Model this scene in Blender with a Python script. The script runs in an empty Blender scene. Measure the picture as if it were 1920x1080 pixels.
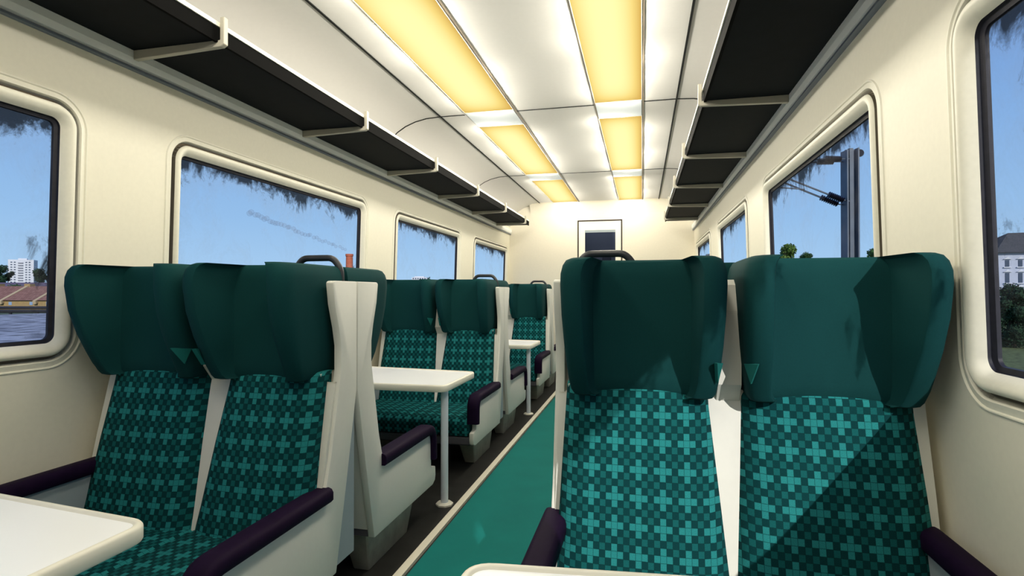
import bpy, bmesh, math, random
from mathutils import Vector, Matrix, noise
random.seed(7)
C = bpy.context.scene.collection
PI = math.pi
# ---------------------------------------------------------------- camera data
F, VX, VY, H = 1043.0, 1204.0, 548.0, 1.2
TH = math.atan((VX-960)/F); CT, ST = math.cos(TH), math.sin(TH)
XC = -0.613                    # centre line of the carriage
FL = 0.11                      # floor level
Y0, Y1 = -3.2, 8.12            # carriage ends
def at(px, py, d):             # world point seen at a pixel of the 1920x1080 frame at depth d
    u = (px-960)/F*d; v = -(py-VY)/F*d
    return Vector((u*CT-d*ST, u*ST+d*CT, H+v))

# ---------------------------------------------------------------- materials
def srgb(r, g, b):
    f = lambda c: ((c/255)/12.92 if c/255 <= .04045 else (((c/255)+.055)/1.055)**2.4)
    return (f(r), f(g), f(b), 1)
def mat(name, col, rough=.6, spec=.3, noise_amt=0, noise_scale=30, metal=0, bump=0, sheen=0):
    m = bpy.data.materials.new(name); m.use_nodes = True
    nt = m.node_tree; b = nt.nodes['Principled BSDF']
    b.inputs['Base Color'].default_value = col
    b.inputs['Roughness'].default_value = rough
    b.inputs['Specular IOR Level'].default_value = spec
    b.inputs['Metallic'].default_value = metal
    if sheen: b.inputs['Sheen Weight'].default_value = sheen
    if noise_amt or bump:
        tc = nt.nodes.new('ShaderNodeTexCoord'); n = nt.nodes.new('ShaderNodeTexNoise')
        n.inputs['Scale'].default_value = noise_scale; n.inputs['Detail'].default_value = 4
        nt.links.new(tc.outputs['Object'], n.inputs['Vector'])
        if noise_amt:
            r = nt.nodes.new('ShaderNodeValToRGB')
            r.color_ramp.elements[0].position = .3; r.color_ramp.elements[1].position = .7
            r.color_ramp.elements[0].color = tuple(c*(1-noise_amt) for c in col[:3])+(1,)
            r.color_ramp.elements[1].color = tuple(min(1, c*(1+noise_amt)) for c in col[:3])+(1,)
            nt.links.new(n.outputs['Fac'], r.inputs['Fac']); nt.links.new(r.outputs['Color'], b.inputs['Base Color'])
        if bump:
            bp = nt.nodes.new('ShaderNodeBump'); bp.inputs['Strength'].default_value = bump; bp.inputs['Distance'].default_value = .01
            nt.links.new(n.outputs['Fac'], bp.inputs['Height']); nt.links.new(bp.outputs['Normal'], b.inputs['Normal'])
    return m
M = {}
M['wall'] = mat('cream_lining', (.84, .80, .67, 1), .55, .25, .015, 60)
M['ceil'] = mat('ceiling_lining', (.66, .64, .60, 1), .9, .0, .01, 40)
M['endwall'] = mat('end_wall_lining', (.82, .77, .65, 1), .9, .0, .015, 40)
M['frame'] = mat('window_frame_plastic', (.84, .81, .69, 1), .45, .3, .02, 80)
M['cornice'] = mat('white_cornice', (.92, .93, .92, 1), .4, .4)
M['cornice_edge'] = mat('grey_cornice_edge', (.16, .19, .24, 1), .4, .4)
M['rubber'] = mat('black_rubber', (.02, .02, .03, 1), .5, .3, .2, 50)
M['seam'] = mat('seam_dark', (.012, .013, .012, 1), .7, .1)
M['groove'] = mat('groove_brown', (.16, .13, .09, 1), .7, .1)
M['rack'] = mat('rack_charcoal', (.006, .008, .010, 1), .7, .1, .15, 15)
M['lip'] = mat('rack_lip_black', (.003, .003, .003, 1), .8, .05)
M['bracket'] = mat('bracket_cream', (.50, .47, .39, 1), .45, .3)
M['bar'] = mat('light_gap_panel', (.70, .74, .76, 1), .9, .0)
M['shell'] = mat('seat_shell_white', (.72, .71, .65, 1), .45, .3, .01, 50)
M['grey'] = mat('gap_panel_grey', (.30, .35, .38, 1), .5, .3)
M['pedestal'] = mat('pedestal_metal', (.34, .33, .28, 1), .5, .3, .15, 20)
M['rail_grey'] = mat('under_rail_grey', (.09, .085, .10, 1), .5, .3)
M['teal'] = mat('headrest_fabric', (.004, .044, .046, 1), .85, .12, .06, 300, sheen=.0)
M['tab'] = mat('triangle_teal', (.012, .15, .135, 1), .8, .15)
M['purple'] = mat('armrest_purple', (.012, .005, .021, 1), .65, .06, .1, 40)
M['handle'] = mat('handle_plastic', (.03, .032, .038, 1), .4, .4)
M['table'] = mat('table_laminate', (.95, .96, .97, 1), .3, .4)
M['rim'] = mat('table_rim_cream', (.80, .77, .66, 1), .4, .4)
M['post'] = mat('post_white', (.72, .77, .84, 1), .35, .4)
M['carpet'] = mat('aisle_teal', (.005, .15, .14, 1), .8, .1, .06, 6)
M['floor'] = mat('floor_charcoal', (.016, .016, .015, 1), .7, .2, .25, 12)
M['kick'] = mat('kick_strip', (.72, .68, .57, 1), .4, .3)
M['door'] = mat('door_cream', (.86, .84, .72, 1), .5, .3)
M['vest'] = mat('vestibule_grey', (.10, .11, .13, 1), .6, .3)

def plaid():
    m = bpy.data.materials.new('plus_pattern_moquette'); m.use_nodes = True
    nt = m.node_tree; N = nt.nodes; Lk = nt.links; b = N['Principled BSDF']
    uv = N.new('ShaderNodeUVMap'); sep = N.new('ShaderNodeSeparateXYZ'); Lk.new(uv.outputs[0], sep.inputs[0])
    def mth(op, a, c=None, d=None):
        n = N.new('ShaderNodeMath'); n.operation = op
        for k, v in enumerate((a, c, d)):
            if v is None: continue
            if isinstance(v, (int, float)): n.inputs[k].default_value = v
            else: Lk.new(v, n.inputs[k])
        return n.outputs[0]
    cell = .0185
    u = mth('MULTIPLY', mth('ADD', sep.outputs[0], 20), 1/.0158); v = mth('MULTIPLY', mth('ADD', sep.outputs[1], 20), 1/cell)
    fu, fv = mth('FLOOR', u), mth('FLOOR', v)
    iu, iv = mth('MODULO', fu, 4), mth('MODULO', fv, 4)
    eq = lambda x, k: mth('COMPARE', x, k, .3)
    # plus: (iu==1 and iv<=2) or (iv==1 and iu<=2)
    p1 = mth('MULTIPLY', eq(iu, 1), mth('LESS_THAN', iv, 2.5))
    p2 = mth('MULTIPLY', eq(iv, 1), mth('LESS_THAN', iu, 2.5))
    plus = mth('MAXIMUM', p1, p2)
    odd = mth('MODULO', mth('ADD', iu, iv), 2)
    val = mth('ADD', mth('MULTIPLY', plus, 1.0), mth('MULTIPLY', mth('MULTIPLY', odd, .42), mth('SUBTRACT', 1, plus)))
    ramp = N.new('ShaderNodeValToRGB'); e = ramp.color_ramp.elements
    e[0].position = 0; e[0].color = (.002, .038, .042, 1)
    e[1].position = 1; e[1].color = (.018, .200, .205, 1)
    k = e.new(.42); k.color = (.006, .095, .098, 1)
    Lk.new(val, ramp.inputs[0])
    # thin dark weave lines between cells
    gu = mth('ABSOLUTE', mth('SUBTRACT', mth('FRACT', u), .5)); gv = mth('ABSOLUTE', mth('SUBTRACT', mth('FRACT', v), .5))
    line = mth('GREATER_THAN', mth('MAXIMUM', gu, gv), .455)
    mx = N.new('ShaderNodeMix'); mx.data_type = 'RGBA'
    Lk.new(mth('MULTIPLY', line, .65), mx.inputs[0]); Lk.new(ramp.outputs[0], mx.inputs[6]); mx.inputs[7].default_value = (.002, .024, .025, 1)
    nz = N.new('ShaderNodeTexNoise'); nz.inputs['Scale'].default_value = 500; Lk.new(uv.outputs[0], nz.inputs[0])
    mm = N.new('ShaderNodeMix'); mm.data_type = 'RGBA'; mm.blend_type = 'MULTIPLY'; mm.inputs[0].default_value = .5
    rr = N.new('ShaderNodeMapRange'); rr.inputs[1].default_value = .3; rr.inputs[2].default_value = .7; rr.inputs[3].default_value = .6; rr.inputs[4].default_value = 1.4
    Lk.new(nz.outputs['Fac'], rr.inputs[0])
    Lk.new(mx.outputs[2], mm.inputs[6]); Lk.new(rr.outputs[0], mm.inputs[7])
    Lk.new(mm.outputs[2], b.inputs['Base Color'])
    b.inputs['Roughness'].default_value = .9; b.inputs['Specular IOR Level'].default_value = .1
    return m
M['plaid'] = plaid()

def diffuser():
    m = bpy.data.materials.new('lamp_diffuser'); m.use_nodes = True
    nt = m.node_tree; N = nt.nodes; Lk = nt.links; N.clear()
    out = N.new('ShaderNodeOutputMaterial'); em = N.new('ShaderNodeEmission'); Lk.new(em.outputs[0], out.inputs[0])
    tc = N.new('ShaderNodeTexCoord')
    uv = N.new('ShaderNodeUVMap'); sep = N.new('ShaderNodeSeparateXYZ'); Lk.new(uv.outputs[0], sep.inputs[0])
    def mth(op, a, c=None, d=None, cl=False):
        n = N.new('ShaderNodeMath'); n.operation = op; n.use_clamp = cl
        for k, v in enumerate((a, c, d)):
            if v is None: continue
            if isinstance(v, (int, float)): n.inputs[k].default_value = v
            else: Lk.new(v, n.inputs[k])
        return n.outputs[0]
    # glow of an unbuilt tube painted in: bright along the middle, fading outwards
    du = mth('ABSOLUTE', mth('SUBTRACT', sep.outputs[0], .45)); dv = mth('ABSOLUTE', mth('SUBTRACT', sep.outputs[1], .5))
    a = mth('SUBTRACT', 1, mth('POWER', mth('MULTIPLY', du, 1.75), 2.4), cl=True)
    bb = mth('SUBTRACT', 1, mth('POWER', mth('MULTIPLY', dv, 2.0), 7), cl=True)
    g = mth('MULTIPLY', a, mth('ADD', mth('MULTIPLY', bb, .75), .25))
    w = N.new('ShaderNodeTexWave'); w.inputs['Scale'].default_value = 60; w.bands_direction = 'Y'
    Lk.new(tc.outputs['Object'], w.inputs['Vector'])
    g = mth('ADD', g, mth('MULTIPLY', mth('SUBTRACT', w.outputs['Fac'], .5), .08), cl=True)
    r = N.new('ShaderNodeValToRGB'); e = r.color_ramp.elements
    e[0].position = 0; e[0].color = srgb(205, 160, 75)
    e[1].position = 1; e[1].color = srgb(255, 247, 175)
    k = e.new(.5); k.color = srgb(240, 212, 125)
    Lk.new(g, r.inputs[0]); Lk.new(r.outputs[0], em.inputs[0]); em.inputs[1].default_value = 1.03
    return m
M['diffuser'] = diffuser()

def glass():
    m = bpy.data.materials.new('grimy_window_glass'); m.use_nodes = True
    nt = m.node_tree; N = nt.nodes; Lk = nt.links; N.clear()
    out = N.new('ShaderNodeOutputMaterial')
    tr = N.new('ShaderNodeBsdfTransparent'); tr.inputs[0].default_value = (.97, .98, 1, 1)
    df = N.new('ShaderNodeBsdfDiffuse'); df.inputs[0].default_value = (.010, .013, .02, 1)
    hz = N.new('ShaderNodeBsdfDiffuse'); hz.inputs[0].default_value = (.30, .30, .34, 1)
    def mth(op, a, c=None, cl=False):
        n = N.new('ShaderNodeMath'); n.operation = op; n.use_clamp = cl
        for k, v in enumerate((a, c)):
            if v is None: continue
            if isinstance(v, (int, float)): n.inputs[k].default_value = v
            else: Lk.new(v, n.inputs[k])
        return n.outputs[0]
    uv = N.new('ShaderNodeUVMap'); sep = N.new('ShaderNodeSeparateXYZ'); Lk.new(uv.outputs[0], sep.inputs[0])   # metres from the bottom left corner
    sz = N.new('ShaderNodeAttribute')
    mp = N.new('ShaderNodeMapping'); mp.inputs['Scale'].default_value = (8, 6, 1); Lk.new(uv.outputs[0], mp.inputs[0])
    n1 = N.new('ShaderNodeTexNoise'); n1.inputs['Scale'].default_value = 1.0; n1.inputs['Detail'].default_value = 9; n1.inputs['Roughness'].default_value = .74; n1.inputs['Distortion'].default_value = .5
    Lk.new(mp.outputs[0], n1.inputs['Vector'])
    n2 = N.new('ShaderNodeTexNoise'); n2.inputs['Scale'].default_value = 2.6; n2.inputs['Detail'].default_value = 3
    Lk.new(uv.outputs[0], n2.inputs['Vector'])
    L = 1.53; Hh = .747
    top = mth('SUBTRACT', Hh, sep.outputs[1])                        # distance from the top edge
    side = mth('MINIMUM', sep.outputs[0], mth('SUBTRACT', L, sep.outputs[0]))
    ft = mth('POWER', mth('SUBTRACT', 1, mth('MULTIPLY', top, 5.0), cl=True), 1.3)
    fs = mth('MULTIPLY', mth('POWER', mth('SUBTRACT', 1, mth('MULTIPLY', side, 9.0), cl=True), 1.5), .35)
    edge = mth('MAXIMUM', ft, fs)
    a = mth('ADD', mth('MULTIPLY', edge, .42), mth('MULTIPLY', mth('SUBTRACT', n2.outputs['Fac'], .5), .75))
    a = mth('ADD', a, mth('SUBTRACT', n1.outputs['Fac'], .5))
    dirt = mth('MULTIPLY', mth('SUBTRACT', a, .225), 6.5, cl=True)
    faint = mth('MULTIPLY', mth('SUBTRACT', a, -.02), 1.2, cl=True)
    dirt = mth('MULTIPLY', dirt, .93)
    m1 = N.new('ShaderNodeMixShader'); Lk.new(mth('MULTIPLY', faint, .38), m1.inputs[0]); Lk.new(tr.outputs[0], m1.inputs[1]); Lk.new(hz.outputs[0], m1.inputs[2])
    m2 = N.new('ShaderNodeMixShader'); Lk.new(dirt, m2.inputs[0]); Lk.new(m1.outputs[0], m2.inputs[1]); Lk.new(df.outputs[0], m2.inputs[2])
    Lk.new(m2.outputs[0], out.inputs[0])
    return m
M['glass'] = glass()
def door_glass():
    m = bpy.data.materials.new('door_glass'); m.use_nodes = True
    nt = m.node_tree; N = nt.nodes; Lk = nt.links; N.clear()
    out = N.new('ShaderNodeOutputMaterial'); tr = N.new('ShaderNodeBsdfTransparent'); tr.inputs[0].default_value = (.75, .8, .9, 1)
    g = N.new('ShaderNodeBsdfGlossy'); g.inputs['Roughness'].default_value = .1
    m1 = N.new('ShaderNodeMixShader'); m1.inputs[0].default_value = 0
    Lk.new(tr.outputs[0], m1.inputs[1]); Lk.new(g.outputs[0], m1.inputs[2]); Lk.new(m1.outputs[0], out.inputs[0])
    return m
M['door_glass'] = door_glass()

# ---------------------------------------------------------------- mesh helpers
def new_obj(name, me, m, parent=None, smooth=False, angle=None):
    o = bpy.data.objects.new(name, me); C.objects.link(o)
    if m is not None:
        for x in (m if isinstance(m, (list, tuple)) else [m]): me.materials.append(x)
    if parent: o.parent = parent
    if smooth:
        for p in me.polygons: p.use_smooth = True
        if angle: me.set_sharp_from_angle(angle=math.radians(angle))
    return o
def empty(name, loc, rz=0):
    o = bpy.data.objects.new(name, None); C.objects.link(o); o.location = loc; o.rotation_euler.z = rz
    o.empty_display_size = .1
    return o
def tag(o, label=None, cat=None, group=None, kind=None):
    if label: o['label'] = label
    if cat: o['category'] = cat
    if group: o['group'] = group
    if kind: o['kind'] = kind
    return o
def struct(o): o['kind'] = 'structure'; return o
def finish(bm, name, m, parent=None, smooth=False, angle=None, bevel=0, seg=2):
    if bevel:
        bmesh.ops.remove_doubles(bm, verts=bm.verts, dist=1e-5)
        es = [e for e in bm.edges if len(e.link_faces) == 2 and e.calc_face_angle(0) > .5]
        bmesh.ops.bevel(bm, geom=es, offset=bevel, segments=seg, affect='EDGES', profile=.5, clamp_overlap=True)
    bmesh.ops.recalc_face_normals(bm, faces=bm.faces)
    me = bpy.data.meshes.new(name); bm.to_mesh(me); bm.free()
    return new_obj(name, me, m, parent, smooth, angle)
def box(bm, x0, x1, y0, y1, z0, z1, mi=0):
    vs = [bm.verts.new((x, y, z)) for x in (x0, x1) for y in (y0, y1) for z in (z0, z1)]
    for f in ((0,1,3,2), (4,6,7,5), (0,4,5,1), (2,3,7,6), (0,2,6,4), (1,5,7,3)):
        fc = bm.faces.new([vs[i] for i in f]); fc.material_index = mi
def obox(name, x0, x1, y0, y1, z0, z1, m, parent=None, bevel=0):
    bm = bmesh.new(); box(bm, min(x0,x1), max(x0,x1), min(y0,y1), max(y0,y1), z0, z1)
    return finish(bm, name, m, parent, bool(bevel), 40 if bevel else None, bevel)
def prism_x(bm, pts, x0, x1, mi=0):      # pts (y,z) polygon extruded along x
    a = [bm.verts.new((x0, y, z)) for y, z in pts]; b = [bm.verts.new((x1, y, z)) for y, z in pts]
    n = len(pts)
    bm.faces.new(a).material_index = mi; bm.faces.new(b[::-1]).material_index = mi
    for i in range(n): bm.faces.new((a[i], b[i], b[(i+1)%n], a[(i+1)%n])).material_index = mi
def loft(bm, rings, closed=True, uvs=None, cap=None, mi=0):
    uvl = bm.loops.layers.uv.verify() if uvs else None
    V = [[bm.verts.new(p) for p in r] for r in rings]
    n = len(rings[0])
    for i in range(len(V)-1):
        for j in range(n if closed else n-1):
            k = (j+1) % n
            try: f = bm.faces.new((V[i][j], V[i][k], V[i+1][k], V[i+1][j]))
            except ValueError: continue
            f.material_index = mi
            if uvs:
                q = (uvs[i][j], uvs[i][k], uvs[i+1][k], uvs[i+1][j])
                for l, w in zip(f.loops, q): l[uvl].uv = w
    return V
def tube(bm, pts, r, n=10, cap=True):
    pts = [Vector(p) for p in pts]; rings = []
    for i, p in enumerate(pts):
        t = (pts[min(i+1, len(pts)-1)]-pts[max(i-1, 0)]).normalized()
        a = t.cross(Vector((0, 0, 1)));
        if a.length < .05: a = t.cross(Vector((0, 1, 0)))
        a.normalize(); b = t.cross(a).normalized()
        rr = r[i] if isinstance(r, (list, tuple)) else r
        rings.append([p+(a*math.cos(2*PI*k/n)+b*math.sin(2*PI*k/n))*rr for k in range(n)])
    V = loft(bm, rings)
    if cap: bm.faces.new(V[0]); bm.faces.new(V[-1][::-1])
def smooth_path(p, n=6):       # rounds the corners of a polyline
    p = [Vector(q) for q in p]; out = [p[0]]
    for i in range(1, len(p)-1):
        a, b, c = p[i-1], p[i], p[i+1]
        r = min((a-b).length, (c-b).length)*.42
        s = b+(a-b).normalized()*r; e = b+(c-b).normalized()*r
        for k in range(n+1):
            t = k/n; out.append(s*(1-t)**2+b*2*t*(1-t)+e*t*t)
    out.append(p[-1]); return out

# ---------------------------------------------------------------- carriage shell
ZB, ZT = .90, 1.92             # straight band of the side walls that holds the windows
def halfw(z):
    if z <= .5: return 1.30+.05*math.sin(PI/2*max(z, 0)/.5)
    if z <= ZB: return 1.35
    return 1.35-(z-ZB)/(ZT-ZB)*.03
def sx(side, z, n=0):          # n: offset towards the inside
    return XC+side*(halfw(z)-n)
WIN = {-1: [(-2.36, -.62), (-.19, 1.595), (1.93, 3.70), (4.11, 5.83), (6.26, 8.0)], 1: [(-2.60, -.92), (-.45, 1.53), (1.90, 3.62), (4.07, 5.68), (6.19, 7.86)]}  # nearest right window stretched back out of view to widen the sun patch
WZ0, WZ1 = .938, 1.885
def rr_ring(y0, y1, z0, z1, r, off=0, seg=8):
    y0 -= off; y1 += off; z0 -= off; z1 += off; r = max(r+off, .01)
    pts = []
    for cy, cz, a0 in ((y1-r, z1-r, 0), (y0+r, z1-r, 90), (y0+r, z0+r, 180), (y1-r, z0+r, 270)):
        for k in range(seg+1):
            a = math.radians(a0+90*k/seg); pts.append((cy+r*math.cos(a), cz+r*math.sin(a)))
    return pts
def build_wall(side, name):
    WINS = WIN[side]
    bm = bmesh.new()
    # lower and upper swept bands
    zs = [FL-.01, .25, .4, .5, .7, ZB]
    loft(bm, [[(sx(side, z), y, z) for y in (Y0, Y1)] for z in zs], closed=False)
    loft(bm, [[(sx(side, z), y, z) for y in (Y0, Y1)] for z in (ZT, 2.0, 2.1, 2.18)], closed=False)
    # window bays
    edges = [Y0]
    for a, b in zip(WINS[:-1], WINS[1:]): edges.append((a[1]+b[0])/2)
    edges.append(Y1)
    for (w0, w1), e0, e1 in zip(WINS, edges[:-1], edges[1:]):
        ring = rr_ring(w0, w1, WZ0, WZ1, .12)
        outer = []
        seg = 8
        cs = [(e1, ZT), (e0, ZT), (e0, ZB), (e1, ZB)]
        for q in range(4):
            for k in range(seg+1): outer.append(cs[q])
        iv = [bm.verts.new((sx(side, z), y, z)) for y, z in ring]
        cv = [bm.verts.new((sx(side, z), y, z)) for y, z in cs]
        n = len(ring)
        for j in range(n):
            k = (j+1) % n; a, b = cv[j//(seg+1)], cv[k//(seg+1)]
            if a is b: bm.faces.new((iv[j], a, iv[k]))
            else: bm.faces.new((iv[j], a, b, iv[k]))
    o = finish(bm, name, M['wall'], None, False); struct(o); return o
build_wall(-1, 'wall_left'); build_wall(1, 'wall_right')

FPROF = [(0, 0), (-.003, .004), (-.006, .004), (-.009, 0), (-.026, .004), (-.030, -.002), (-.034, -.014), (-.042, -.014), (-.045, .004), (-.050, .012),
         (-.057, .015), (-.066, .013), (-.078, .002), (-.088, -.013)]
GPROF = [(-.087, -.012), (-.089, -.022), (-.100, -.026), (-.101, -.034)]
def build_window(side, i, w, n):
    y0, y1 = w
    root = struct(empty('window_%d' % n, (sx(side, .95), (y0+y1)/2, WZ0)))
    loc = Vector(root.location)
    def ring(o, d): return [Vector((sx(side, z, d), y, z))-loc for y, z in rr_ring(y0, y1, WZ0, WZ1, .12, o, 10)]
    bm = bmesh.new(); loft(bm, [ring(o, d) for o, d in FPROF[:6]]+[ring(*FPROF[6])])
    bm2 = bmesh.new(); loft(bm2, [ring(*FPROF[k]) for k in range(7, len(FPROF))])
    bm3 = bmesh.new(); loft(bm3, [ring(*FPROF[k]) for k in (5, 6, 7, 8)])
    bm.faces.ensure_lookup_table()
    finish(bm, 'surround', M['frame'], root, True, 50)
    finish(bm2, 'frame', M['frame'], root, True, 60)
    finish(bm3, 'groove_seal', M['groove'], root, True, 60)
    bm = bmesh.new(); loft(bm, [ring(o, d) for o, d in GPROF]); finish(bm, 'gasket', M['rubber'], root, True, 50)
    # pane, with metres as UV
    bm = bmesh.new(); uvl = bm.loops.layers.uv.verify()
    pr = rr_ring(y0, y1, WZ0, WZ1, .12, -.097, 10)
    vs = [bm.verts.new(Vector((sx(side, z, -.030), y, z))-loc) for y, z in pr]
    f = bm.faces.new(vs)
    for l, (y, z) in zip(f.loops, pr): l[uvl].uv = (y-(y0+.1)+0, z-(WZ0+.1))
    me = bpy.data.meshes.new('pane'); bm.to_mesh(me); bm.free()
    g = new_obj('pane', me, M['glass'], root)
    # each pane its own dirt: shift the noise, not the edge distances
    return root
n = 1
for side in (-1, 1):
    for i, w in enumerate(WIN[side]):
        build_window(side, i, w, n); n += 1

# ceiling with cove
def ceil_half():
    pts = [(1.318, 2.17)]
    for k in range(9):
        a = math.radians(90*k/8)
        pts.append((.845+.46*math.cos(a)**.9 if k < 8 else .845, 2.18+.32*math.sin(a)))
    return pts
ch = ceil_half()
prof = [(XC-x, z) for x, z in ch]+[(XC-.4, 2.5), (XC, 2.5), (XC+.4, 2.5)]+[(XC+x, z) for x, z in ch[::-1]]
bm = bmesh.new()
loft(bm, [[(x, y, z) for x, z in prof] for y in (Y0, 0, 2, 4, 6, Y1)], closed=False)
struct(finish(bm, 'ceiling', M['ceil'], None, True, 40))
# ceiling seams
tn = 1
def trim(bm, m, smooth=False):
    global tn
    o = finish(bm, 'trim_%d' % tn, m, None, smooth); struct(o); tn += 1; return o
JY = [-.44, 1.72, 3.88, 6.04]
for y in JY:
    bm = bmesh.new(); p = [q for q in prof]
    for xr in ((-9, -1.26), (-.87, -.322), (.015, 9)):
        q = [(x, z) for x, z in p if xr[0] < x < xr[1]]
        if xr[0] == -9: q.append((-1.262, 2.5))
        elif xr[1] == 9: q.insert(0, (.012, 2.5))
        else: q = [(-.868, 2.5), (-.322, 2.5)]
        loft(bm, [[(x, yy, z-dz) for x, z in q] for yy, dz in ((y-.006, -.004), (y-.006, .003), (y+.006, .003), (y+.006, -.004))], closed=False)
    trim(bm, M['seam'])
for x0, x1, mt in ((-1.455, -1.444, 'seam'), (.222, .233, 'seam'), (-.885, -.871, 'groove'), (.003, .014, 'groove'), (-.320, -.315, 'groove')):
    bm = bmesh.new(); box(bm, x0, x1, Y0, Y1, 2.4955, 2.51); trim(bm, M['seam'] if mt == 'seam' else M['groove'])
# cornices under the racks
for side in (-1, 1):
    bm = bmesh.new()
    pts = [(sx(side, 2.07), 2.068), (sx(side, 2.07, .022), 2.078), (sx(side, 2.07, .03), 2.10), (sx(side, 2.07, .03), 2.135), (sx(side, 2.07, -.01), 2.145)]
    loft(bm, [[(x, y, z) for x, z in pts] for y in (Y0, Y1)], closed=True); trim(bm, M['cornice'])
    bm = bmesh.new(); a, b = sorted((sx(side, 2.07, -.005), sx(side, 2.07, .021))); box(bm, a, b, Y0, Y1, 2.060, 2.0685); trim(bm, M['cornice_edge'])

# floor
bm = bmesh.new(); box(bm, XC-1.36, XC+1.36, Y0, Y1, FL-.05, FL)
struct(finish(bm, 'floor', M['floor']))
AL, AR = -.925, -.30
o = obox('aisle_runner', AL+.045, AR-.045, Y0+.02, Y1-.02, FL, FL+.006, M['carpet'])
tag(o, 'long teal aisle runner on the dark floor between the seat rows', 'carpet')
for a, b in ((AL, AL+.034), (AR-.034, AR)):
    bm = bmesh.new(); box(bm, a, b, Y0, Y1, FL, FL+.014); trim(bm, M['kick'])

# ---------------------------------------------------------------- end wall, door, vestibule
DX0, DX1, DZ = -.915, -.275, 2.245
bm = bmesh.new(); yw = Y1-.02
hw = 1.335
box(bm, XC-hw, DX0, yw, yw+.03, FL-.01, 2.5); box(bm, DX1, XC+hw, yw, yw+.03, FL-.01, 2.5); box(bm, DX0, DX1, yw, yw+.03, DZ, 2.5)
# cove where the wall meets the ceiling
rings = []
for k in range(9):
    a = math.radians(90*k/8); yy = yw-.16*(1-math.cos(a))*1.0; zz = 2.33+.17*math.sin(a)
    rings.append([(x, yy, zz-.0005) for x in (XC-1.0, XC-.5, XC, XC+.5, XC+1.0)])
loft(bm, rings, closed=False)
struct(finish(bm, 'wall_far', M['endwall'], None, True, 30))
bm = bmesh.new(); box(bm, XC-1.36, XC+1.36, Y0-.03, Y0, FL-.05, 2.52); struct(finish(bm, 'wall_near', M['vest']))
door = struct(empty('door_1', ((DX0+DX1)/2, yw, FL)))
dl = Vector(door.location)
def dbox(name, x0, x1, y0, y1, z0, z1, m, parent=door, bevel=0):
    return obox(name, x0-dl.x, x1-dl.x, y0-dl.y, y1-dl.y, z0-dl.z, z1-dl.z, m, parent, bevel)
WX0, WX1, WB, WT = -.808, -.372, 1.25, 2.10
bm = bmesh.new()
for x0, x1, z0, z1 in ((DX0+.016, WX0, FL, DZ-.016), (WX1, DX1-.016, FL, DZ-.016), (WX0, WX1, WT, DZ-.016), (WX0, WX1, FL, WB)):
    box(bm, x0-dl.x, x1-dl.x, .002, .03, z0-dl.z, z1-dl.z)
finish(bm, 'leaf', M['door'], door)
bm = bmesh.new()
for x0, x1, z0, z1 in ((DX0, DX0+.018, FL, DZ), (DX1-.018, DX1, FL, DZ), (DX0, DX1, DZ-.018, DZ)):
    box(bm, x0-dl.x, x1-dl.x, -.006, .03, z0-dl.z, z1-dl.z)
finish(bm, 'frame', mat('door_gap_brown', (.03, .018, .016, 1), .6), door)
dbox('header_blind', WX0, WX1, yw+.0, yw+.015, WT-.035, WT, M['grey'])
dbox('pane', WX0, WX1, yw+.02, yw+.024, WB, WT-.035, M['door_glass'])
dbox('handle', WX1+.02, WX1+.06, yw-.03, yw+.002, 1.02, 1.2, M['handle'], bevel=.006)
# the vestibule beyond the door pane
bm = bmesh.new()
for q in ((-1.1, -1.08, 8.14, 9.6, 0, 2.5), (-.15, -.13, 8.14, 9.6, 0, 2.5), (-1.1, -.13, 9.6, 9.62, 0, 2.5), (-1.1, -.13, 8.14, 9.6, 2.45, 2.47), (-1.1, -.13, 8.14, 9.6, 0, .1)): box(bm, *q)
struct(finish(bm, 'wall_vestibule', M['vest']))
bm = bmesh.new(); box(bm, -.46, -.15, 9.2, 9.6, .1, 2.45)
struct(finish(bm, 'wall_vestibule_partition', M['vest']))
o = obox('notice_board', -.66, -.52, 9.57, 9.60, 1.68, 1.86, M['rubber']); tag(o, 'small dark notice panel on the vestibule wall seen through the door glass', 'panel')

vl = bpy.data.lights.new('vestibule_fill', 'POINT'); vl.energy = 9; vl.shadow_soft_size = 0  # unseen point lamp added to brighten the dark vestibule
vo = bpy.data.objects.new('vestibule_fill', vl); C.objects.link(vo); vo.location = (-.7, 8.9, 2.38); vo['kind'] = 'structure'
# ---------------------------------------------------------------- ceiling lights
def ceiling_light(x0, x1, y0, y1, label):
    r = empty('ceiling_light', ((x0+x1)/2, (y0+y1)/2, 2.5)); l = Vector(r.location)
    tag(r, label, 'ceiling light', 'strip lights in the ceiling')
    bm = bmesh.new(); uvl = bm.loops.layers.uv.verify()
    a, b, c, d = x0-l.x, x1-l.x, y0-l.y, y1-l.y
    N_ = 6
    pts = [(a+(b-a)*k/N_, -.004-.0*math.sin(PI*k/N_)) for k in range(N_+1)]
    V = loft(bm, [[(x, y, z) for x, z in pts] for y in (c, d)], closed=False, uvs=[[(k/N_, t) for k in range(N_+1)] for t in (0, 1)])
    me = bpy.data.meshes.new('diffuser'); bm.to_mesh(me); bm.free()
    o = new_obj('diffuser', me, M['diffuser'], r, True)
    bm = bmesh.new()
    for q in ((a-.004, a, c-.004, d+.004), (b, b+.004, c-.004, d+.004), (a, b, c-.004, c), (a, b, d, d+.004)): box(bm, q[0], q[1], q[2], q[3], -.007, .004)
    finish(bm, 'bezel', M['bracket'], r)
LXs = [(-1.245, -.889), (-.311, -.002)]
LYs = [(-2.3, -.49), (-.14, 1.67), (2.02, 3.83), (4.18, 5.99), (6.34, 7.94)]
nm = ['left', 'right']
wh = {0: 'behind the viewpoint', 1: 'overhead, just above the picture', 2: 'nearest, cut by the picture top', 3: 'middle one of three', 4: 'farthest, at the end wall'}
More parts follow.
